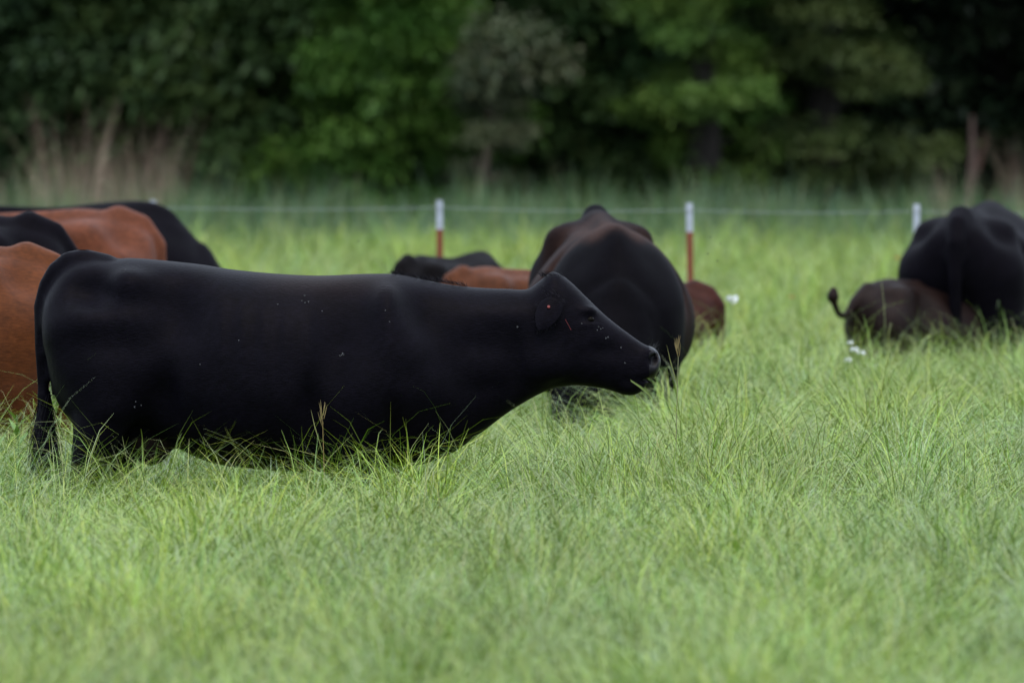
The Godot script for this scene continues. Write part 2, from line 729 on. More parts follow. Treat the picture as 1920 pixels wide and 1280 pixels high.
func forest() -> void:
	var rng := RandomNumberGenerator.new()
	rng.seed = 41
	for k in 6:
		clumps.append(bough(rng, 24, 0.42, 0.35, 30, 0.085))
		level_clumps.append(bough(rng, 24, 0.46, 0.1, 30, 0.075))
		big_clumps.append(bough(rng, 15, 0.9, 0.45, 30, 0.17))
	bark_mat = StandardMaterial3D.new()
	bark_mat.vertex_color_use_as_albedo = true
	bark_mat.roughness = 0.9
	bark_mat.heightmap_enabled = true
	bark_mat.heightmap_texture = hair_bump
	bark_mat.heightmap_scale = 2.0
	bark_mat.uv1_triplanar = true
	bark_mat.uv1_scale = Vector3(4, 1, 4)
	var g := "trees along the edge of the wood"
	tree("broadleaf_tree", "dark green broadleaf tree behind the tan dry grass at far left", "tree", -3.75, -46.2, 1.25, 9.5, Color(0.046, 0.089, 0.038), 11, g)
	tree("broadleaf_tree", "dull olive-tinged dark tree right of the dry grass, above the tree line's black hollow", "tree", -2.3, -46.0, 1.2, 9.0, Color(0.054, 0.100, 0.035), 12, g, 0.75)
	tree("broadleaf_tree", "fresh green leafy tree left of the grey-green shrub", "tree", -0.98, -44.6, 0.8, 8.5, Color(0.074, 0.169, 0.032), 13, g, 0.35, 0.5)
	tree("grey_shrub", "low grey-green shrub with a leaning pale stem among the darker trees", "shrub", -0.42, -43.6, 0.34, 1.7, Color(0.062, 0.084, 0.05), 14, "", 0.75, 0.5, Color(0.16, 0.11, 0.08), 22, 0.025, 0.42)
	tree("broadleaf_tree", "mid green tree rising directly behind the grey-green shrub", "tree", 0.45, -46.4, 1.15, 9.0, Color(0.057, 0.116, 0.043), 15, g, 0.3)
	tree("broadleaf_tree", "bright yellow-green tree behind the second fence post from the right", "tree", 1.55, -44.8, 0.55, 9.2, Color(0.088, 0.173, 0.038), 16, g, 0.8, 0.6)
	tree("spreading_tree", "olive green tree with level layered boughs right of the bright yellow-green tree", "tree", 2.5, -45.6, 0.75, 9.0, Color(0.061, 0.101, 0.035), 17, "", 0.35, 0.12)
	tree("broadleaf_tree", "very dark tree above the black cow seen from behind", "tree", 3.9, -47.4, 1.2, 10.0, Color(0.015, 0.03, 0.016), 18, g, 0.5)
	tree("broadleaf_tree", "dark tree just outside the left end of the tree line in view", "tree", -5.6, -46.6, 1.3, 9.0, Color(0.032, 0.068, 0.027), 19, g)
	tree("broadleaf_tree", "dark tree at the right end of the tree line, past the dead stem", "tree", 5.5, -46.6, 1.3, 9.5, Color(0.014, 0.027, 0.014), 20, g)
	for k in 11:
		var x := -7.5 + k * 1.5 + rng.randf_range(-.4, .4)
		tree("backwoods_tree", "dark tree deeper in the wood, glimpsed between the front trees", "tree", x, -48.6 - (k % 3) * 1.6, 1.3, 11.0, Color(0.046, 0.084, 0.035), 60 + k, "trees deeper in the wood", 0.2, 0.5)
	# trunks that show
	var t := thing("dead_stem", "reddish tan dead stem leaning at the wood edge above the right-hand black cow", "dead tree", Vector3(3.5, 0, -43.0))
	var b := Build.new()
	b.tube(PackedVector3Array([Vector3(0, -.1, 0), Vector3(0.0, 0.5, 0), Vector3(0.03, 0.9, 0.02), Vector3(.02, 1.22, 0)]), PackedFloat32Array([0.05, 0.042, 0.032, 0.01]), 12, Color(0.1, 0.06, 0.048))
	b.tube(PackedVector3Array([Vector3(0.02, 0.7, 0), Vector3(0.1, 0.9, 0), Vector3(.13, 1.1, 0.03)]), PackedFloat32Array([0.02, 0.014, 0.005]), 7, Color(0.13, 0.07, 0.05))
	put("trunk", b.mesh(), bark_mat, t)


func green_blade_material() -> StandardMaterial3D:
	var m := StandardMaterial3D.new()
	m.vertex_color_use_as_albedo = true
	m.roughness = 0.36
	m.metallic_specular = 0.5
	m.backlight_enabled = true
	m.backlight = Color(0.44, 0.5, 0.22)
	return m


func field_edge() -> void:
	var rng := RandomNumberGenerator.new()
	rng.seed = 5
	var mat := green_blade_material()
	var hues := [Color(0.05, 0.115, 0.055), Color(0.06, 0.13, 0.06), Color(0.07, 0.12, 0.07), Color(0.045, 0.1, 0.04)]
	var kinds := []
	for k in 3:
		kinds.append(tuft(rng, 50, 0.74, 0.16, 0.011, 0.5, hues, 4))
	for k in 3:
		var sp := []
		var ti := []
		for q in 330:
			var x := rng.randf_range(-7.0, 7.0)
			var z := -35.0 - 8.0 * pow(rng.randf(), 0.7)
			var s := 0.75 + 0.35 * noise.get_noise_2d(x * 1.6, z * 0.3) + rng.randf_range(-.1, .2)
			sp.append(Transform3D(Basis(Vector3.UP, rng.randf() * TAU).scaled(Vector3(1, s * 1.1, 1)), Vector3(x, 0, z)))
			var c := Color(0.85, 1.0, 0.95).lerp(Color(1.2, 1.1, 0.8), rng.randf())
			ti.append(c)
		scatter("tall_weeds", kinds[k], mat, sp, ti, self)
	# last year's dry bunch grass
	var dry := StandardMaterial3D.new()
	dry.vertex_color_use_as_albedo = true
	dry.roughness = 0.8
	dry.backlight_enabled = true
	dry.backlight = Color(0.4, 0.35, 0.3)
	var straw := [Color(0.4, 0.3, 0.25), Color(0.33, 0.25, 0.2), Color(0.45, 0.35, 0.29), Color(0.27, 0.2, 0.15)]
	var at := [[-4.0, -40.2, 0.85, "low tan clump of dry grass at the left edge of the wood"], [-3.56, -40.6, 0.95, "middle-sized tan clump of dry grass, second from the left edge"], [-3.22, -40.0, 1.32, "tallest tan clump of dry grass, in the middle of the dry patch at left"], [-2.96, -40.5, 1.02, "tan clump of dry grass right beside the tallest clump"], [-2.7, -40.1, 1.22, "tall tan clump of dry grass at the right end of the dry patch"], [3.32, -41.0, 0.85, "tan clump of dry grass at the foot of the reddish dead stem"], [3.95, -41.2, 1.05, "tan clump of dry grass right of the reddish dead stem, at the right edge"]]
	for a in at:
		var m := tuft(rng, 150, a[2] * 1.0, 0.2, 0.0045, 0.5, straw, 4)
		var o := put("dry_grass_clump", m, dry, self, Vector3(a[0], 0, a[1]))
		tag(o, a[3], "dry grass", "dry grass clumps at the wood edge")


func fence() -> void:
	var t := thing("wire_fence", "steel post fence with white-tipped rusty red posts and thin wire across the meadow", "fence", Vector3(0, 0, -17.0))
	var red := paint(Color(0.2, 0.045, 0.022), 0.75)
	var white := paint(Color(0.42, 0.45, 0.53), 0.6)
	var xs := [-3.4, -1.916, -0.384, 0.966, 2.159, 3.5, 4.8]
	var tops := [1.166, 1.166, 1.166, 1.152, 1.146, 1.15, 1.15]
	var tilt := [0.0, 0.01, 0.004, 0.012, -0.012, 0.0, 0.01]
	for k in xs.size():
		var h: float = tops[k]
		var post := put("post", post_shape(-0.2, h - 0.155, 0.034), red, t, Vector3(xs[k], 0, 0))
		post.rotation.z = tilt[k]
		put("white_tip", post_shape(h - 0.155, h, 0.0345), white, post)
		var clip := Build.new()
		clip.tube(PackedVector3Array([Vector3(-0.02, h - 0.04, 0.021), Vector3(0.02, h - 0.036, 0.021)]), PackedFloat32Array([0.0025, 0.0025]), 6, Color.WHITE)
		put("wire_clip", clip.mesh(), paint(Color(0.3, 0.3, 0.32), 0.4), post)
	var wire := paint(Color(0.3, 0.33, 0.38), 0.5)
	for row in [[0.037, 0.0013]]:
		var b := Build.new()
		var pts := PackedVector3Array()
		var rr := PackedFloat32Array()
		for k in xs.size() - 1:
			for q in 6:
				var f := q / 6.0
				pts.append(Vector3(lerpf(xs[k], xs[k + 1], f), lerpf(tops[k], tops[k + 1], f) - row[0] - 0.012 * 4.0 * f * (1.0 - f), 0.022))
				rr.append(row[1])
		b.tube(pts, rr, 6, Color.WHITE)
		put("wire", b.mesh(), wire, t)


# a steel tee post: face flange, web behind it, and studs on the face
func post_shape(y0: float, y1: float, w: float) -> ArrayMesh:
	var b := Build.new()
	for part in [[-w / 2, w / 2, 0.012, 0.017], [-0.0025, 0.0025, -0.02, 0.012]]:
		box(b, Vector3(part[0], y0, part[2]), Vector3(part[1], y1, part[3]))
	var y := ceilf(y0 / 0.054) * 0.054 + 0.02
	while y < y1 - 0.01:
		box(b, Vector3(-0.006, y, 0.017), Vector3(0.006, y + 0.014, 0.023))
		y += 0.054
	return b.mesh()


func box(b: Build, lo: Vector3, hi: Vector3) -> void:
	var p := func(k: int) -> Vector3: return Vector3(hi.x if k & 1 else lo.x, hi.y if k & 2 else lo.y, hi.z if k & 4 else lo.z)
	for f in [[4, 5, 7, 6], [1, 0, 2, 3], [5, 1, 3, 7], [0, 4, 6, 2], [6, 7, 3, 2], [0, 1, 5, 4]]:
		b.quad(p.call(f[0]), p.call(f[1]), p.call(f[2]), p.call(f[3]), Color.WHITE)


func meadow() -> void:
	var rng := RandomNumberGenerator.new()
	rng.seed = 99
	var mat := green_blade_material()
	var hues := [Color(0.165, 0.28, 0.028), Color(0.13, 0.26, 0.03), Color(0.2, 0.3, 0.035), Color(0.12, 0.235, 0.05), Color(0.22, 0.3, 0.045), Color(0.14, 0.25, 0.055), Color(0.2, 0.28, 0.12)]
	var near := []
	for k in 10:
		near.append(patch(rng, 0.72, 11, 120, 0.7, 0.0047, hues, 6))
	var far := []
	for k in 5:
		far.append(patch(rng, 0.9, 11, 74, 0.62, 0.0085, hues, 4))
	for band in [[near, -13.0, 15.6, 0.58], [far, -36.5, -13.2, 0.76]]:
		var kinds: Array = band[0]
		var sp := []
		var ti := []
		for k in kinds.size():
			sp.append([])
			ti.append([])
		var z: float = band[1]
		while z < band[2]:
			var half := (44.0 - z) * 0.045 + 0.9
			var x := -half
			while x < half:
				var px := x + rng.randf_range(-.1, .1)
				var pz := z + rng.randf_range(-.1, .1)
				var s := 0.97 + 0.16 * noise.get_noise_2d(px * 0.5, pz * 0.35) + 0.2 * noise.get_noise_2d(px * 1.3 + 31.0, pz * 1.1) + rng.randf_range(-.05, .07)
				if px > -.1 and px < 0.8 and pz < -4.2 and pz > -8.6:
					s *= 0.72     # grazed short round the cow behind
				if px > -1.95 and px < 0.05 and pz > 0.2 and pz < 0.95:
					s = clampf(s, 0.92, 1.02) + 0.13     # ungrazed strip in front of the near cow
				var c := Color(1.1, 1.02, 0.7).lerp(Color(1.0, 1.06, 1.45), clampf(0.35 + noise.get_noise_2d(px * 0.6 - 8.0, pz * 0.3 + 60.0) * 1.5, 0, 1))
				c = c * (1.0 + 0.3 * noise.get_noise_2d(px * 0.7 + 90.0, pz * 0.45)) * rng.randf_range(0.92, 1.08)
				c.a = 1.0
				var k := rng.randi() % kinds.size()
				sp[k].append(Transform3D(Basis(Vector3.UP, rng.randf() * TAU).scaled(Vector3(1, s, 1)), Vector3(px, 0, pz)))
				ti[k].append(c)
				x += band[3]
			z += band[3]
		for k in kinds.size():
			scatter("meadow_grass", kinds[k], mat, sp[k], ti[k], self)


# a square of meadow: many arching tufts of different heights in one mesh
func patch(rng: RandomNumberGenerator, size: float, tufts: int, blades: int, tall: float, width: float, hues: Array, segs: int) -> ArrayMesh:
	var all := Build.new()
	for q in tufts:
		var spot := Vector3(rng.randf_range(-.5, .5) * size, 0, rng.randf_range(-.5, .5) * size)
		var lean := Vector3(rng.randf_range(-.25, .25), 0, rng.randf_range(-.25, .25))
		tuft_into(all, rng, blades, tall * rng.randf_range(.78, 1.12), rng.randf_range(.05, .1), width * rng.randf_range(.8, 1.3), rng.randf_range(1.2, 2.2), hues, segs, spot, lean)
	for q in tufts * 2:
		var spot := Vector3(rng.randf_range(-.5, .5) * size, 0, rng.randf_range(-.5, .5) * size)
		tuft_into(all, rng, blades / 4, tall * rng.randf_range(.5, .72), rng.randf_range(.06, .12), width * rng.randf_range(.7, 1.1), rng.randf_range(.8, 2.0), hues, segs - 1, spot, Vector3.ZERO)
	for q in 4:
		var spot := Vector3(rng.randf_range(-.5, .5) * size, 0, rng.randf_range(-.5, .5) * size)
		tuft_into(all, rng, 5, tall * rng.randf_range(1.1, 1.4), .05, width * .5, rng.randf_range(1.4, 2.4), hues, segs + 2, spot, Vector3(rng.randf_range(-.4, .4), 0, rng.randf_range(-.4, .4)))
	return all.mesh()


# ------------------------------------------------------------------ the near black cow
func main_cow() -> void:
	var f := Field.new()
	f.loft([[-1.819, 1.151, 1.052, 0.04], [-1.805, 1.192, 0.969, 0.1], [-1.784, 1.233, 0.846, 0.15], [-1.753, 1.275, 0.763, 0.19], [-1.712, 1.308, 0.701, 0.215], [-1.671, 1.324, 0.681, 0.228], [-1.609, 1.332, 0.681, 0.24], [-1.557, 1.326, 0.697, 0.25],
		[-1.495, 1.334, 0.701, 0.265], [-1.434, 1.332, 0.681, 0.268], [-1.361, 1.326, 0.635, 0.29], [-1.196, 1.308, 0.553, 0.34], [-1.093, 1.291, 0.528, 0.36], [-0.908, 1.273, 0.511, 0.37], [-0.743, 1.266, 0.507, 0.365], [-0.557, 1.273, 0.516, 0.335],
		[-0.433, 1.270, 0.526, 0.305], [-0.330, 1.248, 0.540, 0.265], [-0.227, 1.229, 0.582, 0.225], [-0.124, 1.219, 0.654, 0.19], [-0.021, 1.215, 0.732, 0.162], [0.062, 1.215, 0.784, 0.15], [0.107, 1.246, 0.808, 0.14], [0.155, 1.281, 0.829, 0.132],
		[0.196, 1.266, 0.837, 0.13], [0.237, 1.233, 0.841, 0.125], [0.289, 1.182, 0.839, 0.118], [0.351, 1.122, 0.829, 0.104], [0.392, 1.087, 0.821, 0.092], [0.443, 1.048, 0.811, 0.08], [0.495, 1.011, 0.818, 0.078], [0.526, 0.994, 0.85, 0.075],
		[0.55, 0.985, 0.868, 0.07], [0.565, 0.97, 0.892, 0.056], [0.573, 0.952, 0.915, 0.03]])
	for s in [1.0, -1.0]:
		var dx := 0.0 if s > 0 else 0.1
		f.chain([[Vector3(-1.66, 1.04, .12 * s), 0.15], [Vector3(-1.57 + dx, .77, .17 * s), 0.115], [Vector3(-1.62 + dx, .6, .17 * s), 0.08], [Vector3(-1.655 + dx, .46, .17 * s), 0.056], [Vector3(-1.64 + dx, .12, .17 * s), 0.042], [Vector3(-1.6 + dx, .03, .17 * s), 0.055]], 0.07)
		var ex := 0.0 if s > 0 else 0.2
		f.chain([[Vector3(-.42, .95, .2 * s), 0.13], [Vector3(-.62 + ex * .4, .72, .21 * s), 0.1], [Vector3(-.62 + ex, .4, .19 * s), 0.055], [Vector3(-.62 + ex, .1, .18 * s), 0.04], [Vector3(-.58 + ex, .03, .18 * s), 0.052]], 0.08)
		f.swell(Vector3(-1.48, 1.255, .235 * s), Vector3(.12, .085, .1), 0.032)      # hook bone
		f.swell(Vector3(-1.76, 1.14, .12 * s), Vector3(.07, .08, .08), 0.025)     # pin bone
		f.swell(Vector3(-1.63, 1.2, .2 * s), Vector3(.1, .075, .11), -0.04)
		f.swell(Vector3(-1.58, 1.1, .25 * s), Vector3(.2, .06, .1), 0.024)
		f.swell(Vector3(-1.56, .99, .25 * s), Vector3(.2, .06, .1), -0.01)      # hollow between them
		f.swell(Vector3(-1.29, 1.13, .3 * s), Vector3(.11, .15, .14), -0.052)       # hollow flank
		f.swell(Vector3(-1.52, .9, .26 * s), Vector3(.15, .2, .12), 0.034)         # thigh
		f.swell(Vector3(-1.34, .78, .3 * s), Vector3(.06, .16, .12), -0.045)        # flank fold
		f.swell(Vector3(-.95, .82, .36 * s), Vector3(.34, .26, .14), 0.022)
		for q in 5:
			f.swell(Vector3(-1.12 + q * .085, 1.0 - q * .012, .37 * s), Vector3(.022, .26, .14), 0.005)            # rib barrel
		f.swell(Vector3(-.48, 1.1, .27 * s), Vector3(.07, .2, .12), 0.036)
		f.swell(Vector3(-.33, 1.06, .24 * s), Vector3(.08, .2, .12), -0.018)
		f.swell(Vector3(-.56, .84, .28 * s), Vector3(.13, .13, .12), 0.04)         # shoulder blade
		f.swell(Vector3(-.68, .98, .33 * s), Vector3(.1, .26, .12), -0.022)      # behind the shoulder
		f.swell(Vector3(-.34, .82, .24 * s), Vector3(.12, .1, .12), 0.045)
		f.swell(Vector3(-.47, .74, .27 * s), Vector3(.04, .12, .1), -0.024)
		f.swell(Vector3(-.78, .76, .36 * s), Vector3(.06, .16, .12), -0.026)        # point of shoulder
		f.swell(Vector3(-.14, 1.0, .17 * s), Vector3(.16, .06, .08), -0.012)
		f.swell(Vector3(-.12, .84, .16 * s), Vector3(.2, .045, .07), -0.008)
		f.swell(Vector3(-.05, 1.12, .15 * s), Vector3(.16, .06, .08), 0.014)     # neck furrow
		f.swell(Vector3(.15, .92, .13 * s), Vector3(.1, .09, .06), 0.034)
		f.swell(Vector3(.02, .93, .15 * s), Vector3(.04, .13, .08), -0.022)        # cheek
		f.swell(Vector3(.31, 1.138, .1 * s), Vector3(.05, .024, .05), 0.02)   # brow
		f.swell(Vector3(.305, 1.102, .115 * s), Vector3(.04, .02, .04), -0.008)   # eye socket
		f.swell(Vector3(.3, 1.08, .115 * s), Vector3(.04, .009, .04), 0.011)     # lower lid
		f.swell(Vector3(.36, .98, .1 * s), Vector3(.1, .04, .04), -0.012)         # under the cheekbone
		f.bone(Vector3(.548, .958, .036 * s), Vector3(.55, .938, .066 * s), .016, .021, .016, 1.0, false)   # nostril
		f.swell(Vector3(.535, .975, .05 * s), Vector3(.03, .022, .04), 0.012)
	f.bone(Vector3(.54, .866, 0.0), Vector3(.42, .868, 0.0), .008, .004, .01, 0.1, false)                 # mouth line
	f.swell(Vector3(.455, .83, 0), Vector3(.05, .03, .09), 0.018)                                           # chin
	f.chain([[Vector3(-1.58, 1.3, 0), .05], [Vector3(-1.66, 1.325, 0), .045], [Vector3(-1.715, 1.318, 0), .041], [Vector3(-1.765, 1.285, 0), .035], [Vector3(-1.803, 1.23, 0), .029], [Vector3(-1.826, 1.15, 0), .026], [Vector3(-1.826, .99, 0), .023], [Vector3(-1.814, .8, 0), .021]], 0.025)
	f.chain([[Vector3(-1.814, .8, 0), .021], [Vector3(-1.81, .68, 0), .04], [Vector3(-1.8, .52, 0), .05]], 0.02)
	f.chain([[Vector3(-1.44, .67, 0), .085], [Vector3(-1.4, .6, 0), .07]], 0.05)                            # udder
	var xs := lines(-1.9, 0.0, 0.016)
	xs.append_array(lines(0.005, 0.6, 0.0055))
	var b := f.skin(xs, lines(-0.04, 1.36, 0.0105), lines(-0.45, 0.46, 0.0105))
	var tag_seat := ear(b, Vector3(.168, 1.172, .112), Vector3(-.4, -.72, .3), Vector3(-.2, .0, 1.0), 0.14, 0.095)
	ear(b, Vector3(.162, 1.16, -.112), Vector3(-.12, -.5, -.8), Vector3(-.25, .6, -.6), 0.19, 0.115)
	var coat := func(p: Vector3, _n: Vector3) -> Color:
		var g := 1.0 + 0.35 * noise.get_noise_3d(p.x * 5, p.y * 9, p.z * 5)
		var c := Color(0.0055, 0.0046, 0.0088) * g
		var brown := clampf(1.0 - ((p.x + 0.72) / 0.3) ** 2, 0, 1) * smoothstep(1.16, 1.28, p.y)
		c = c.lerp(Color(0.018, 0.0095, 0.0078), brown * 0.85)
		if p.x < -1.3 and p.x > -1.47 and p.y < 0.64 and absf(p.z) < 0.1:
			c = Color(0.03, 0.02, 0.018)
		c.a = 1.0
		return c
	var nose_mat := coat_material(0.38, 0.3, 0.0)
	nose_mat.uv1_scale = Vector3.ONE * 9.0
	nose_mat.heightmap_scale = 0.12
	var t := thing("cow", "large black cow standing side on, nearest of the herd, with a red ear tag", "cow")
	put("body", body_mesh(b, coat, coat_material(), func(p: Vector3) -> bool: return p.x > 0.535 and p.y > 0.88, nose_mat), null, t)
	var rng := RandomNumberGenerator.new()
	rng.seed = 21
	# eyes
	for s in [1.0, -1.0]:
		var z := f.surface_z(.302, 1.1)
		var e := Build.new()
		e.ball(Vector3.ZERO, Vector3(.017, .0115, .013), Color(0.008, 0.006, 0.005), 14)
		var em := paint(Color(0.006, 0.005, 0.004), 0.2, 0.16)
		put("eye", e.mesh(), em, t, Vector3(.302, 1.1, (z - .0035) * s))
	# ear tag: a red button, and the hanging tag seen edge on
	var tm := paint(Color(0.15, 0.009, 0.008), 0.5)
	var bt := Build.new()
	bt.tube(PackedVector3Array([Vector3(.0, 0, -.004), Vector3(.0, 0, .006)]), PackedFloat32Array([.006, .0055]), 12, Color.WHITE)
	var tagn := put("ear_tag", bt.mesh(), tm, t)
	tagn.transform = tag_seat
	var hang := Build.new()
	box(hang, Vector3(-.0005, -.046, -.012), Vector3(.0005, .0, .012))
	var hn := put("tag_panel", hang.mesh(), tm, tagn)
	hn.transform = tagn.transform.affine_inverse() * Transform3D(Basis.from_euler(Vector3(0, 0, 0.5)), Vector3(.206, 1.102, .165))
	# tufts: neck crest, poll, tail switch, whiskers
	var roots := []
	for k in 420:
		var x := rng.randf_range(-.46, -.17)
		roots.append(Vector3(x, lerpf(1.27, 1.222, (x + .46) / .29), rng.randf_range(-.03, .05)))
	for k in 160:
		roots.append(Vector3(.15 + rng.randf_range(-.04, .05), 1.262, rng.randf_range(-.05, .06)))
	for k in 50:
		roots.append(tag_seat.origin + tag_seat.basis * Vector3(rng.randf_range(-.05, .05), rng.randf_range(-.07, -.04), rng.randf_range(-.02, .0)))
	var hm := paint(Color(0.0055, 0.0048, 0.0075), 0.6, 0.2)
	var fringe := []
	var pick := {}
	for e in ear_edge:
		for q in 12:
			var r: Vector3 = e[0] + Vector3(rng.randf_range(-.009, .009), rng.randf_range(-.009, .009), rng.randf_range(-.002, .001)) - e[1] * rng.randf_range(0.0, 0.012)
			fringe.append(r)
			pick[r] = e[1]
	put("ear_hair", strands(rng, fringe, func(r: Vector3) -> Vector3: return pick[r] + Vector3(-.2, -.5, 0), .015, .001, Color.WHITE), hm, t).set_meta("kind", "stuff")
	put("crest_hair", strands(rng, roots, func(_r: Vector3) -> Vector3: return Vector3(-.5, .8, .1), .035, .0022, Color.WHITE), hm, t).set_meta("kind", "stuff")
	roots = []
	for k in 380:
		var y := rng.randf_range(.52, .82)
		var a := rng.randf() * TAU
		var r := lerpf(.05, .02, (y - .52) / .3)
		roots.append(Vector3(-1.81 + cos(a) * r, y, sin(a) * r))
	put("tail_switch", strands(rng, roots, func(r: Vector3) -> Vector3: return Vector3((r.x + 1.81) * 5.0, -1, r.z * 5.0), .16, .004, Color.WHITE, 0.25), hm, t).set_meta("kind", "stuff")
	roots = []
	for k in 40:
		roots.append(Vector3(.545 + rng.randf_range(-.03, .015), .975 + rng.randf_range(-.015, .01), rng.randf_range(-.05, .055)))
	put("whisker", strands(rng, roots, func(_r: Vector3) -> Vector3: return Vector3(.35, .9, .2), .03, .0009, Color.WHITE, 0.0), paint(Color(0.12, 0.12, 0.13), 0.4), t).set_meta("kind", "stuff")
	# the stalk she is chewing
	var bl := Build.new()
	bl.ribbon(PackedVector3Array([Vector3(.452, .868, .066), Vector3(.49, .842, .085), Vector3(.52, .818, .09), Vector3(.553, .786, .092)]), Vector3(.55, .55, .6).normalized(), PackedFloat32Array([.007, .008, .006, .001]), Color(0.34, 0.4, 0.16), Color(0.34, 0.4, 0.16), 0.2)
	bl.ribbon(PackedVector3Array([Vector3(.46, .864, .07), Vector3(.5, .84, .08), Vector3(.535, .81, .082)]), Vector3(.5, .6, .6).normalized(), PackedFloat32Array([.003, .003, .001]), Color(0.3, 0.36, 0.16), Color(0.3, 0.36, 0.16), 0.2)
	var blade := put("grass_blade", bl.mesh(), green_blade_material(), self)
	tag(blade, "pale green grass blade hanging from the near black cow's mouth", "grass blade")
	# flies
	var fb := Build.new()
	fb.ball(Vector3.ZERO, Vector3(.0034, .002, .002), Color(0.02, 0.02, 0.02), 6)
	for s in [1.0, -1.0]:
		fb.ribbon(PackedVector3Array([Vector3(.001, .001, .0018), Vector3(-.004, .003 * s + .001, .003), Vector3(-.0075, .0045 * s, .003)]), Vector3(.3, .9 * s, .1).normalized(), PackedFloat32Array([.001, .0024, .001]), Color(0.13, 0.13, 0.145), Color(0.13, 0.13, 0.145))
	var fly := fb.mesh()
	var fm := StandardMaterial3D.new()
	fm.vertex_color_use_as_albedo = true
	fm.roughness = 0.3
	var seats := [[-.80, 1.195], [-.785, 1.175], [-.795, 1.17], [-.81, 1.178], [-.9, 1.165], [-.485, 1.142], [-.657, .972], [-.652, .979], [-.662, .966], [-.648, .97], [-.47, 1.1], [-.73, 1.14], [-1.49, 1.295], [-1.05, 1.03], [.335, 1.07], [.342, 1.062], [.33, 1.06], [.352, 1.066], [.372, 1.033], [.365, 1.028], [.268, 1.085], [.42, .992], [.435, .93], [-1.45, .79], [-1.455, .77], [-1.43, .775], [-1.2, .935], [.02, 1.075]]
	for s in seats:
		var z := f.surface_z(s[0], s[1])
		var o := put("fly", fly, fm, self, Vector3(s[0], s[1], z + .003))
		o.rotation = Vector3(0, 0, rng.randf() * TAU)
		o.scale = Vector3.ONE * rng.randf_range(0.45, 0.68)
		tag(o, "tiny pale-winged fly resting on the nearest black cow's hide", "fly", "flies on the nearest black cow")
	for s in [[.84, 1.31, -4.0], [.83, 1.24, -4.0], [.87, 1.21, -4.0], [-.62, 1.345, -2.0], [.9, 1.255, -5.0]]:
		var o := put("fly", fly, fm, self, Vector3(s[0], s[1], s[2]))
		o.material_override = paint(Color(0.012, 0.012, 0.012), 0.4)
		o.scale = Vector3.ONE * 0.85
		tag(o, "dark fly hovering in the air near the herd", "fly", "flies hovering in the air")


# a cupped, pointed ear added to the body surface
var ear_edge := []

func ear(b: Build, root: Vector3, along: Vector3, back: Vector3, l: float, w: float) -> Transform3D:
	along = along.normalized()
	var side := along.cross(back).normalized()
	var lift := side.cross(along).normalized()
	var seat := Transform3D()
	const NU := 12
	const NV := 12
	for face in [1.0, -1.0]:
		var s := b.v.size()
		for u in NU + 1:
			for k in NV + 1:
				var fu := float(u) / NU
				var fv := float(k) / NV * 2.0 - 1.0
				var half := w * 0.5 * (0.5 + 0.5 * sin(PI * minf(1.0, fu * 0.8 + 0.15))) * sqrt(maxf(0.0, 1.0 - pow(fu, 4.5)))
				var cup := half * 0.75 * (1.0 - fv * fv)
				var p := root + along * l * fu + side * half * fv + lift * (cup + 0.03 * sin(PI * fu))
				p += lift * face * 0.0035 * (1.0 - fv * fv)
				b.v.append(p)
				b.n.append((lift * face + side * fv * 0.55 * face - along * (0.3 - 0.6 * fu) * face).normalized())
				if face > 0 and u > 2 and (k == 0 or k == NV or u == NU):
					ear_edge.append([p, (side * fv + along * fu * fu).normalized()])
				if face > 0 and u == 5 and k == 6:
					seat = Transform3D(Basis(side, along, lift).orthonormalized(), p + lift * 0.002)
				if u > 0 and k > 0:
					var a := s + (u - 1) * (NV + 1) + k - 1
					b.i.append_array([a, a + 1, a + NV + 1, a + 1, a + NV + 2, a + NV + 1] if face < 0 else [a, a + NV + 1, a + 1, a + 1, a + NV + 1, a + NV + 2])
	return seat


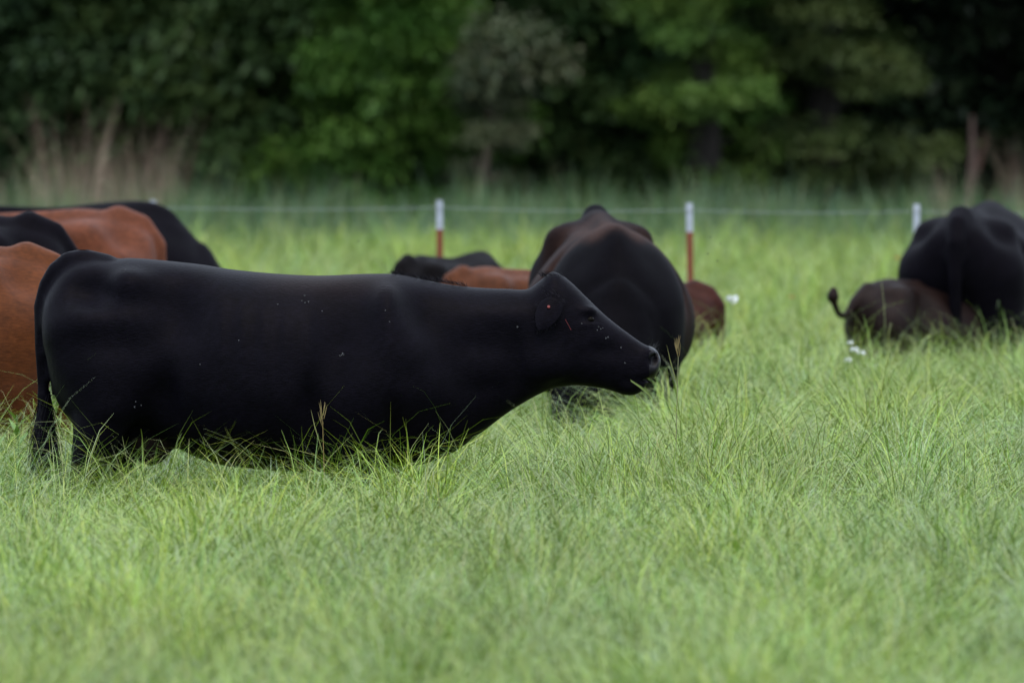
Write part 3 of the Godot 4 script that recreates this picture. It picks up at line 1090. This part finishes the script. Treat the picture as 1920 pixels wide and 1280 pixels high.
# ------------------------------------------------------------------ the other cattle
# heading along +x, feet at y = 0; head down in the grass unless raised
func beast(calf := false, tail_up := false, raised := false) -> Field:
	var f := Field.new()
	var lift := 0.14 if calf else 0.0
	var thin := 0.84 if calf else 1.0
	var st := [[-.87, 1.11, 1.02, .05], [-.84, 1.18, .92, .13], [-.77, 1.245, .8, .2], [-.66, 1.29, .72, .245], [-.5, 1.31, .68, .285], [-.35, 1.292, .62, .3], [-.15, 1.272, .545, .365], [.1, 1.258, .52, .38], [.3, 1.265, .53, .335], [.48, 1.28, .56, .235], [.58, 1.22, .62, .19], [.66, 1.12, .7, .14], [.71, 1.0, .82, .05]]
	for s in st:
		s[2] = s[2] + lift * clampf((0.95 - s[2]) / 0.3, 0, 1)
		s[3] = s[3] * thin
	f.loft(st)
	f.power = 2.3
	f.power_up = 1.75
	f.waist = 0.42
	for s in [1.0, -1.0]:
		f.chain([[Vector3(-.62, .98, .14 * s), .165 * thin], [Vector3(-.5, .74, .2 * s * thin), .115 * thin], [Vector3(-.66, .56, .18 * s * thin), .07], [Vector3(-.74, .47, .17 * s * thin), .055], [Vector3(-.72, .11, .17 * s * thin), .04], [Vector3(-.67, .03, .17 * s * thin), .052]], 0.09)
		f.chain([[Vector3(.5, .95, .16 * s * thin), .125], [Vector3(.48, .7, .2 * s * thin), .09], [Vector3(.52, .39, .17 * s * thin), .052], [Vector3(.53, .1, .17 * s * thin), .038], [Vector3(.58, .03, .17 * s * thin), .05]], 0.08)
		f.swell(Vector3(-.5, 1.22, .26 * s * thin), Vector3(.2, .13, .13), 0.038)
		f.swell(Vector3(-.82, 1.13, .13 * s * thin), Vector3(.1, .12, .1), 0.025)
		f.swell(Vector3(-.67, 1.15, .2 * s * thin), Vector3(.1, .1, .1), -0.03)
		f.swell(Vector3(-.33, 1.08, .28 * s * thin), Vector3(.1, .17, .14), -0.05)
		f.swell(Vector3(.46, 1.0, .24 * s * thin), Vector3(.12, .26, .1), 0.034)
		f.swell(Vector3(.3, 1.08, .3 * s * thin), Vector3(.06, .2, .12), -0.03)
		f.swell(Vector3(0, .85, .36 * s * thin), Vector3(.3, .25, .14), 0.025)
		f.swell(Vector3(-.3, 1.27, .09 * s), Vector3(.4, .05, .05), -0.014)
	for s in [1.0, -1.0]:
		f.chain([[Vector3(-.66, .92, .14 * s * thin), .16 * thin], [Vector3(-.65, .72, .17 * s * thin), .135 * thin], [Vector3(-.67, .54, .17 * s * thin), .085]], 0.1)
	f.swell(Vector3(.45, 1.27, 0), Vector3(.26, .08, .07), 0.024)
	f.swell(Vector3(-.1, 1.28, 0), Vector3(.5, .05, .045), 0.014)
	if raised:
		f.chain([[Vector3(.55, 1.04, 0), .2], [Vector3(.85, 1.22, 0), .14], [Vector3(1.0, 1.42, 0), .115]], 0.12, 1.25)
		f.chain([[Vector3(1.0, 1.45, 0), .1], [Vector3(1.16, 1.36, 0), .095], [Vector3(1.38, 1.22, 0), .062]], 0.06, 1.1)
		for s in [1.0, -1.0]:
			f.chain([[Vector3(.98, 1.44, .08 * s), .03], [Vector3(.94, 1.43, .18 * s), .045], [Vector3(.93, 1.4, .25 * s), .02]], 0.03)
	else:
		f.chain([[Vector3(.3, .95, 0), .2], [Vector3(.58, .82, .02), .22], [Vector3(.84, .65, .1), .185], [Vector3(1.08, .57, .2), .14]], 0.28, 1.0)
		f.chain([[Vector3(1.08, .62, .2), .12], [Vector3(1.2, .44, .25), .105], [Vector3(1.3, .2, .28), .068]], 0.06, 1.0)
		for s in [1.0, -1.0]:
			f.chain([[Vector3(1.07, .66, .2 + .09 * s), .03], [Vector3(1.05, .66, .2 + .19 * s), .045], [Vector3(1.05, .63, .2 + .26 * s), .02]], 0.03)
	if tail_up:
		f.chain([[Vector3(-.74, 1.24, 0), .05], [Vector3(-.88, 1.14, 0), .04], [Vector3(-.98, 1.04, 0), .026], [Vector3(-1.06, 1.05, 0), .023], [Vector3(-1.11, 1.14, 0), .026], [Vector3(-1.125, 1.19, 0), .05], [Vector3(-1.12, 1.23, 0), .035]], 0.03)
	else:
		f.chain([[Vector3(-.7, 1.27, 0), .055], [Vector3(-.81, 1.235, 0), .045], [Vector3(-.885, 1.13, 0), .042], [Vector3(-.895, .95, 0), .036], [Vector3(-.87, .66, 0), .03], [Vector3(-.83, .48, 0), .045], [Vector3(-.83, .3, 0), .03]], 0.05)
	return f


func animal(b: Build, coat: Callable, mat: Material, category: String, label: String, at: Vector3, heading: float, size: Vector3, pitch := 0.0) -> Node3D:
	var c := Build.new()
	c.v = b.v.duplicate()
	c.n = b.n
	c.i = b.i
	for j in c.v.size():
		c.v[j] = c.v[j] * size
	var m := body_mesh(c, coat, mat)
	var t := thing(category, label, category, at, deg_to_rad(heading))
	t.rotation.z = deg_to_rad(pitch)
	put("body", m, null, t)
	return t


func herd() -> void:
	var grazing := beast().skin(lines(-1.0, 1.42, 0.019), lines(-.04, 1.38, 0.017), lines(-.47, .47, 0.017))
	var young := beast(true).skin(lines(-1.0, 1.42, 0.022), lines(-.04, 1.38, 0.02), lines(-.44, .44, 0.02))
	var nursing := beast(true, true).skin(lines(-1.2, 1.42, 0.02), lines(-.04, 1.38, 0.018), lines(-.44, .44, 0.018))
	var alert := beast(true, false, true).skin(lines(-1.0, 1.48, 0.034), lines(-.04, 1.6, 0.03), lines(-.44, .44, 0.03))
	var black := func(p: Vector3, _n: Vector3) -> Color:
		var g := 1.0 + 0.3 * noise.get_noise_3d(p.x * 5, p.y * 9, p.z * 5)
		return Color(0.0052 * g, 0.0044 * g, 0.0078 * g)
	var rusty := func(p: Vector3, _n: Vector3) -> Color:     # black worn rusty brown along the spine and behind the shoulders
		var g := 1.0 + 0.3 * noise.get_noise_3d(p.x * 5, p.y * 9, p.z * 5)
		var k := smoothstep(.44, .3, p.x) * smoothstep(-.62, -.3, p.x) * smoothstep(.55, .95, p.y) * clampf(0.55 + 0.7 * noise.get_noise_3d(p.x * 7, p.y * 2.5, p.z * 4), 0.15, 1)
		k = maxf(k, clampf(1.0 - absf(p.x - 0.36) / 0.06, 0, 1) * smoothstep(.7, .95, p.y))
		k = maxf(k, smoothstep(1.2, 1.26, p.y) * smoothstep(-.4, 0.0, p.x) * smoothstep(.56, .45, p.x))
		var c := Color(0.0045, 0.0039, 0.0062) * g
		c = c.lerp(Color(0.06, 0.028, 0.02) * g, clampf(k, 0, 1) * 0.85)
		c.a = 1.0
		return c
	var solid := func(base: Color) -> Callable:
		return func(p: Vector3, _n: Vector3) -> Color:
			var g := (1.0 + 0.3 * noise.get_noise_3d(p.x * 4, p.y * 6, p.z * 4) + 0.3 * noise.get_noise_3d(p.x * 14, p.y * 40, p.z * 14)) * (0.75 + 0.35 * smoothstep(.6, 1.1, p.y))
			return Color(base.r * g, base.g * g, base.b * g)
	var dark := coat_material(0.6, 0.11)
	var soft := coat_material(0.6, 0.25, 0.0)
	animal(grazing, rusty, dark, "cow", "black cow with rusty brown spine facing the camera, behind nearest cow's head", Vector3(.43, 0, -7.9), -86.0, Vector3(1, .985, .96), -3.2)
	animal(grazing, black, dark, "cow", "black cow seen from behind at the right edge, calf at her side", Vector3(2.38, 0, -13.9), 80.0, Vector3(1, .925, 1.0))
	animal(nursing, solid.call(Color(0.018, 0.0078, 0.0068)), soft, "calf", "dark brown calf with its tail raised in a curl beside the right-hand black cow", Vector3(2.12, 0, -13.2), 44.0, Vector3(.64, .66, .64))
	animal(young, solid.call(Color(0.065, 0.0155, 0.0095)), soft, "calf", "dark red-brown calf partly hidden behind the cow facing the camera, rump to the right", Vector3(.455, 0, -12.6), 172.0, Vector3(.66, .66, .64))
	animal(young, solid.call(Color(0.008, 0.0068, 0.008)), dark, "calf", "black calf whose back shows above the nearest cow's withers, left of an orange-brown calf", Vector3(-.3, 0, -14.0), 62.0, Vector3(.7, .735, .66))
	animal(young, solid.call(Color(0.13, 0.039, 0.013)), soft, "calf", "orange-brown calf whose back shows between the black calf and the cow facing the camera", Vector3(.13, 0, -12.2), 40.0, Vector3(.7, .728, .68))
	animal(grazing, black, dark, "cow", "black cow farthest back at left, facing right, neck sloping down past the reddish brown cow", Vector3(-2.36, 0, -14.0), -3.0, Vector3(1.08, .93, 1))
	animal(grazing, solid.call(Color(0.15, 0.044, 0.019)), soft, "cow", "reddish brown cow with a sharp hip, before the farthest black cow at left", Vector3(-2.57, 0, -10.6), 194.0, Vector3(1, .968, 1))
	animal(grazing, black, dark, "cow", "black cow at the left edge between the reddish brown cow and the orange-tan cow", Vector3(-2.84, 0, -6.6), 190.0, Vector3(1.0, 1.02, 1))
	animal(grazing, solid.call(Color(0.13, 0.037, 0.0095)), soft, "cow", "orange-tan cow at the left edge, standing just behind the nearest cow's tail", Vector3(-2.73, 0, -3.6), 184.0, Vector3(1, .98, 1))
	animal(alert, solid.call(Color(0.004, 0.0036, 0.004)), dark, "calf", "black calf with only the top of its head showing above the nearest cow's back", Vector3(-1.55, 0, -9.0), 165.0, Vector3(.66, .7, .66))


# ------------------------------------------------------------------ flowers, weeds and seed stalks
func stem_of(b: Build, h: float, col: Color, r := 0.0022, bendx := 0.03) -> Vector3:
	var pts := PackedVector3Array()
	var rr := PackedFloat32Array()
	for j in 6:
		var f := j / 5.0
		pts.append(Vector3(bendx * f * f, h * f, 0))
		rr.append(r * (1.0 - 0.5 * f))
	b.tube(pts, rr, 5, col, false)
	return pts[5]


func wildflowers() -> void:
	var rng := RandomNumberGenerator.new()
	rng.seed = 77
	var green := paint(Color(0.09, 0.17, 0.05), 0.6)
	var whites := [[1.575, .64, -9.2, .028, "small white flower cluster in the grass just left of the calf with the raised tail"], [1.54, .6, -9.1, .022, "lowest white flower beside the dark calf's hind leg"], [1.61, .625, -9.3, .022, "white flower closest to the dark calf's hind leg"], [1.555, .675, -9.25, .018, "uppermost small white flower beside the dark calf"], [1.06, .78, -12.2, .04, "single white flower head right of the red-brown calf"]]
	for w in whites:
		var t := thing("white_flower", w[4], "flower", Vector3(w[0], 0, w[2]), 0.0, "white flowers in the meadow")
		var b := Build.new()
		var tip := stem_of(b, w[1], Color.WHITE)
		put("stem", b.mesh(), green, t)
		var p := Build.new()
		for k in 16:
			var a := TAU * k / 16.0 + rng.randf() * 0.3
			var d := Vector3(cos(a), rng.randf_range(-.2, 1.2), sin(a)).normalized()
			leaf(p, tip + d * w[3] * 0.25, d, Vector3(-sin(a), 0.4, cos(a)), w[3] * 0.7, w[3] * 0.6, Color(0.8, 0.82, 0.84))
		var pm := StandardMaterial3D.new()
		pm.vertex_color_use_as_albedo = true
		put("petals", p.mesh(), pm, t)
	var orange := [[1.46, .66, -16.5, "orange meadow flower near the middle of the far grass"], [2.03, .86, -16.8, "orange-yellow flower left of the black cow seen from behind"], [-1.03, .72, -16.4, "yellow flower behind the nearest cow's back"]]
	for w in orange:
		var t := thing("orange_flower", w[3], "flower", Vector3(w[0], 0, w[2]), 0.0, "orange flowers in the far meadow")
		var b := Build.new()
		var tip := stem_of(b, w[1], Color.WHITE)
		put("stem", b.mesh(), green, t)
		var p := Build.new()
		for k in 12:
			var a := TAU * k / 12.0
			leaf(p, tip, Vector3(cos(a), .25, sin(a)).normalized(), Vector3.UP, .026, .014, Color(0.75, 0.28, 0.03))
		p.ball(tip + Vector3(0, .004, 0), Vector3(.009, .007, .009), Color(0.3, 0.1, 0.02))
		var pm := StandardMaterial3D.new()
		pm.vertex_color_use_as_albedo = true
		put("petals", p.mesh(), pm, t)
	# broad-leaved weeds by the near cow's tail
	var lm := green_blade_material()
	var weeds := [[-1.97, -1.6, .72, "broad-leaved bright green weed at the left edge behind the near cow's tail"], [-1.86, -1.75, .78, "tallest broad-leaved weed, touching the near cow's tail from behind"], [-2.06, -1.3, .66, "lower broad-leaved weed cut by the left edge of the picture"]]
	for w in weeds:
		var t := thing("leafy_weed", w[3], "plant", Vector3(w[0], 0, w[1]), rng.randf() * 6.0, "broad-leaved weeds behind the near cow's tail")
		var b := Build.new()
		stem_of(b, w[2] - 0.06, Color.WHITE, .004, .02)
		put("stem", b.mesh(), green, t)
		for k in 14:
			var p := Build.new()
			var f := 0.5 + 0.5 * k / 14.0
			var a := k * 2.4
			var h: float = (w[2] - 0.07) * f
			leaf(p, Vector3.ZERO, Vector3(cos(a), lerpf(.35, 1.6, f * f), sin(a)).normalized(), Vector3.UP, lerpf(.13, .085, f), lerpf(.04, .026, f), Color(0.13, 0.24, 0.04) * rng.randf_range(.85, 1.15))
			put("leaf", p.mesh(), lm, t, Vector3(.02 * f * f, h, 0))
	# seed stalks
	var stalks := [[.635, -.35, 1.02, .014, "tall thin grass stalk with split tip before the cow that faces the camera", Color(0.2, 0.2, 0.1)], [-.715, .42, .8, -.012, "short grass stalk with brown seed head before the nearest cow's foreleg", Color(0.22, 0.15, 0.05)]]
	for s in stalks:
		var t := thing("seed_stalk", s[4], "grass stalk", Vector3(s[0], 0, s[1]))
		var b := Build.new()
		var tip := stem_of(b, s[2] - 0.08, Color.WHITE, .0028, s[3])
		put("stem", b.mesh(), paint(s[5], 0.6), t)
		var p := Build.new()
		for k in 9:
			var d := Vector3(rng.randf_range(-.3, .3), 1, rng.randf_range(-.3, .3)).normalized()
			var q := tip + Vector3(rng.randf_range(-.006, .006), rng.randf_range(-.02, .03), 0)
			p.ribbon(PackedVector3Array([q, q + d * .025, q + d * .055]), Vector3(1, 0, .3).normalized(), PackedFloat32Array([.002, .0035, .0005]), Color(0.2, 0.15, 0.06), Color(0.22, 0.17, 0.08))
		p.ribbon(PackedVector3Array([tip + Vector3(0, -.12, 0), tip + Vector3(-.03, -.02, 0), tip + Vector3(-.045, .045, 0)]), Vector3(.8, .4, .3).normalized(), PackedFloat32Array([.003, .004, .0005]), Color(0.2, 0.22, 0.08), Color(0.25, 0.24, 0.1))
		var pm := StandardMaterial3D.new()
		pm.vertex_color_use_as_albedo = true
		put("seed_head", p.mesh(), pm, t)
